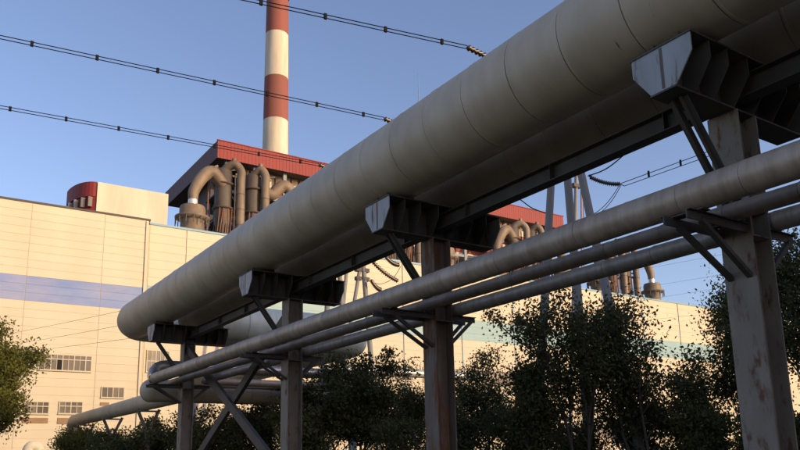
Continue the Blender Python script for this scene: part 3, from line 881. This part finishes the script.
# thin single wires
tw = [(('thin wire rising across the cream hall, highest of three at the left'), (20, 331), (150, 303), 90, 60),
      (('thin wire rising across the cream hall, middle of three at the left'), (36, 340), (150, 318), 90, 60),
      (('thin wire rising across the cream hall, lowest of three at the left'), (40, 349), (150, 334), 90, 60),
      (('thin wire above the hall roof at the right, highest of three'), (600, 276), (745, 249.5), 85, 60),
      (('thin wire above the hall roof at the right, middle of three'), (590, 295), (745, 270), 85, 60),
      (('thin wire above the hall roof at the right, lowest of three'), (600, 306), (745, 283), 85, 60),
      (('thin wire crossing the cream wall right of the trees'), (620, 322), (745, 309), 85, 60)]
for (l, p, q, y0, y1) in tw:
    a = at_y(*p, y0); b = at_y(*q, y1)
    dv = b - a
    o = MB().tube(cable(a - dv * .25, b + dv * .5, 0.15, n=16), .014, 6).build('wire', M['wire'])
    tag(o, l, 'wire', 'thin single wires')

# vent cowl at the foot of the hall
c = at_y(27, 446, 88)
vc = thing('vent_cowl', 'pale curved vent cowl at the foot of the hall', 'vent', (c[0], 88, 0))
MB().tube(bend([(0, 0, 0), (0, 0, 2.2), (0, 0, c[2] - .9), (.3, 0, c[2] - .1), (.9, 0, c[2] - .1), (1.2, 0, c[2] - .5)], 5), .55, 16).build('cowl', M['conc'], vc)


# ------------------------------------------------------------------ trees
def make_tree(name, label, cat, x, y, h, cr, nleaf, leafsize, lm, stems=1, low=0.15, dens=1.0, group=None, seed=0, lean=0.0):
    R = np.random.default_rng(seed + 100)
    nleaf = int(nleaf * 1.9); leafsize *= 1.3
    root = thing(name, label, cat, (x, y, 0), group)
    tr = MB(); tips = []
    def grow(p, d, L, r, lev):
        d = d / np.linalg.norm(d)
        n = 4; pts = [p]; q = p.copy(); dd = d.copy()
        for i in range(n):
            dd = dd + R.normal(0, .13, 3); dd[2] += .04; dd /= np.linalg.norm(dd)
            q = q + dd * L / n; pts.append(q.copy())
        tr.tube([tuple(a) for a in pts], [r * (1 - .13 * i) for i in range(n + 1)], 7 if lev == 0 else 5, False)
        if lev >= 2:
            tips.extend(pts[2:]); return
        nb = (7, 5)[lev]
        for k in range(nb):
            f = (.30 + .7 * (k + R.random() * .6) / nb) if lev == 0 else (.35 + .65 * R.random())
            i = min(n - 1, int(f * n)); b = pts[i] + (pts[i + 1] - pts[i]) * (f * n - i if f < 1 else 1)
            az = R.random() * 6.283; up = R.uniform(.15, .8)
            nd = np.array([math.cos(az), math.sin(az), up]); nd = nd + dd * .45
            grow(b, nd, L * (R.uniform(.36, .58) if lev == 0 else R.uniform(.4, .6)), r * .45, lev + 1)
        if lev == 1: tips.append(pts[-1])
        if lev == 0: tips.extend(pts[-2:])
    for s in range(stems):
        az = 6.283 * (s + R.random() * .5) / max(1, stems)
        sp = (.10 if stems == 1 else .30)
        d = np.array([math.cos(az) * sp + lean, math.sin(az) * sp, 1.0])
        o = np.array([math.cos(az), math.sin(az), 0]) * (0.0 if stems == 1 else .25)
        grow(o, d, h * R.uniform(.72, .88), .045 + h * .011, 0)
    tips = np.array(tips)
    # scale the crown sideways to the wanted radius
    rad = np.percentile(np.hypot(tips[:, 0], tips[:, 1]), 92)
    k = cr / max(rad, .1)
    vv = np.array(tr.v); vv[:, :2] *= k; zk = (h - leafsize) / tips[:, 2].max(); vv[:, 2] *= zk; tr.v = [tuple(a) for a in vv]
    tips[:, :2] *= k; tips[:, 2] *= zk
    tr.build('trunk', M['bark'], root)
    tips = tips[tips[:, 2] > low * h]
    # leaf clumps around the twigs
    w = R.uniform(.1, 1.6, len(tips)) ** 1.5; w /= w.sum()
    idx = R.choice(len(tips), nleaf, p=w)
    sg = .052 * h / dens
    sig = np.clip(sg * R.uniform(.5, 1.4, len(tips)), .12, .75)
    c = tips[idx] + np.clip(R.normal(0, 1, (nleaf, 3)), -1.7, 1.7) * sig[idx][:, None] * np.array([1, 1, .75])
    c[:, 2] = np.maximum(c[:, 2], .15)
    ln = leafsize * R.uniform(.6, 1.25, nleaf)
    a = R.normal(0, 1, (nleaf, 3)); a[:, 2] -= .5; a /= np.linalg.norm(a, axis=1)[:, None]
    b = np.cross(a, R.normal(0, 1, (nleaf, 3))); b /= np.linalg.norm(b, axis=1)[:, None]
    nn = np.cross(a, b)
    p0 = c - a * ln[:, None] * .5; p2 = c + a * ln[:, None] * .5
    mid = c + nn * ln[:, None] * .08
    p1 = mid + b * ln[:, None] * .27; p3 = mid - b * ln[:, None] * .27
    V = np.stack([p0, p1, p2, p3], 1).reshape(-1, 3)
    me = bpy.data.meshes.new('crown')
    me.vertices.add(len(V)); me.vertices.foreach_set('co', V.ravel().astype(np.float32))
    me.loops.add(4 * nleaf); me.loops.foreach_set('vertex_index', np.arange(4 * nleaf, dtype=np.int32))
    me.polygons.add(nleaf); me.polygons.foreach_set('loop_start', np.arange(0, 4 * nleaf, 4, dtype=np.int32))
    me.update(calc_edges=True); me.materials.append(lm)
    obj('crown', me, root)
    return root


def tree_px(px, pt, D, rpx, nleaf, label, lm='leaf', name='broadleaf_tree', cat='tree', size=.13, group='trees behind the pipe bridge', **k):
    r = wr(px, pt); hh = math.hypot(r[0], r[1])
    x, y = r[0] / hh * D, r[1] / hh * D; z = 1.6 + r[2] / hh * D
    cr = rpx / F * D * (1 + ((px - 400) / F) ** 2) ** -.5 * 1.02
    make_tree(name, label, cat, x, y, z, cr, nleaf, size, M[lm], group=group, **k)


T = [
    (4, 329, 62, 44, 13000, 'sunlit yellow-green tree at the left edge before the hall', dict(lm='leaf2', seed=1, size=.19, stems=2, low=.2)),
    (348, 349, 40, 50, 15000, 'dense dark green tree between the third support and the rusty column', dict(seed=2, stems=3, low=.12, size=.14)),
    (408, 364, 47, 26, 5000, 'small loose tree close behind the rusty column, left of it', dict(seed=3, low=.15, stems=2)),
    (488, 344, 43, 36, 6500, 'light loose tree just right of the rusty column', dict(seed=4, low=.1, stems=3)),
    (572, 288, 32, 62, 8000, 'tallest dark tree in front of the grey gantry legs', dict(seed=5, stems=3, low=.2)),
    (636, 312, 33, 52, 5800, 'dark tree with slanting stems right of the gantry legs', dict(seed=6, stems=3, low=.2)),
    (722, 262, 37, 34, 9500, 'dark tree whose tip shows left of the nearest column', dict(seed=8, stems=2, low=.1)),
    (790, 232, 36, 44, 10000, 'dark tree at the right edge behind the nearest column', dict(seed=9, stems=2, low=.1)),
    (690, 345, 36, 30, 2500, 'thin low tree in the gap left of the nearest column', dict(seed=10, stems=2, low=.1)),
    (528, 352, 31, 30, 5000, 'slim tree between the light loose tree and the tallest one', dict(seed=12, stems=2, low=.15)),
]
for (px, pt, D, rpx, n, l, k) in T: tree_px(px, pt, D, rpx, n, l, **k)
S = [
    (84, 421, 60, 26, 5000, 'lit round shrub below the end of the tan pipe', 'leaf2'), (150, 416, 47, 34, 7000, 'shrub under the bend of the tan pipe', 'leaf'),
    (118, 426, 52, 24, 4500, 'shrub in front of the tan pipe trestles', 'leaf'),
    (205, 402, 44, 30, 6000, 'shrub right of the farthest support', 'leaf'), (258, 396, 42, 34, 7000, 'shrub behind the cross bracing', 'leaf'),
    (310, 400, 38, 28, 5000, 'shrub at the foot of the third support', 'leaf'), (395, 412, 37, 36, 3000, 'low shrub left of the rusty column foot', 'leaf'),
    (470, 400, 36, 30, 2500, 'low shrub right of the rusty column foot', 'leaf'), (520, 408, 36, 30, 2500, 'low shrub under the light loose tree', 'leaf'),
    (575, 404, 35, 32, 2500, 'low shrub below the tallest tree', 'leaf'), (640, 400, 36, 34, 2800, 'low shrub below the slanting stems', 'leaf'),
    (700, 396, 34, 36, 6000, 'low shrub beside the nearest column', 'leaf'), (775, 390, 31, 34, 6000, 'low shrub right of the nearest column foot', 'leaf'),
]
for i, (px, pt, D, rpx, n, l, m_) in enumerate(S):
    tree_px(px, pt, D, rpx, n, l, lm=m_, name='shrub', cat='shrub', group='shrubs under the trees', seed=30 + i, stems=4, low=.05, size=.13, dens=.8)
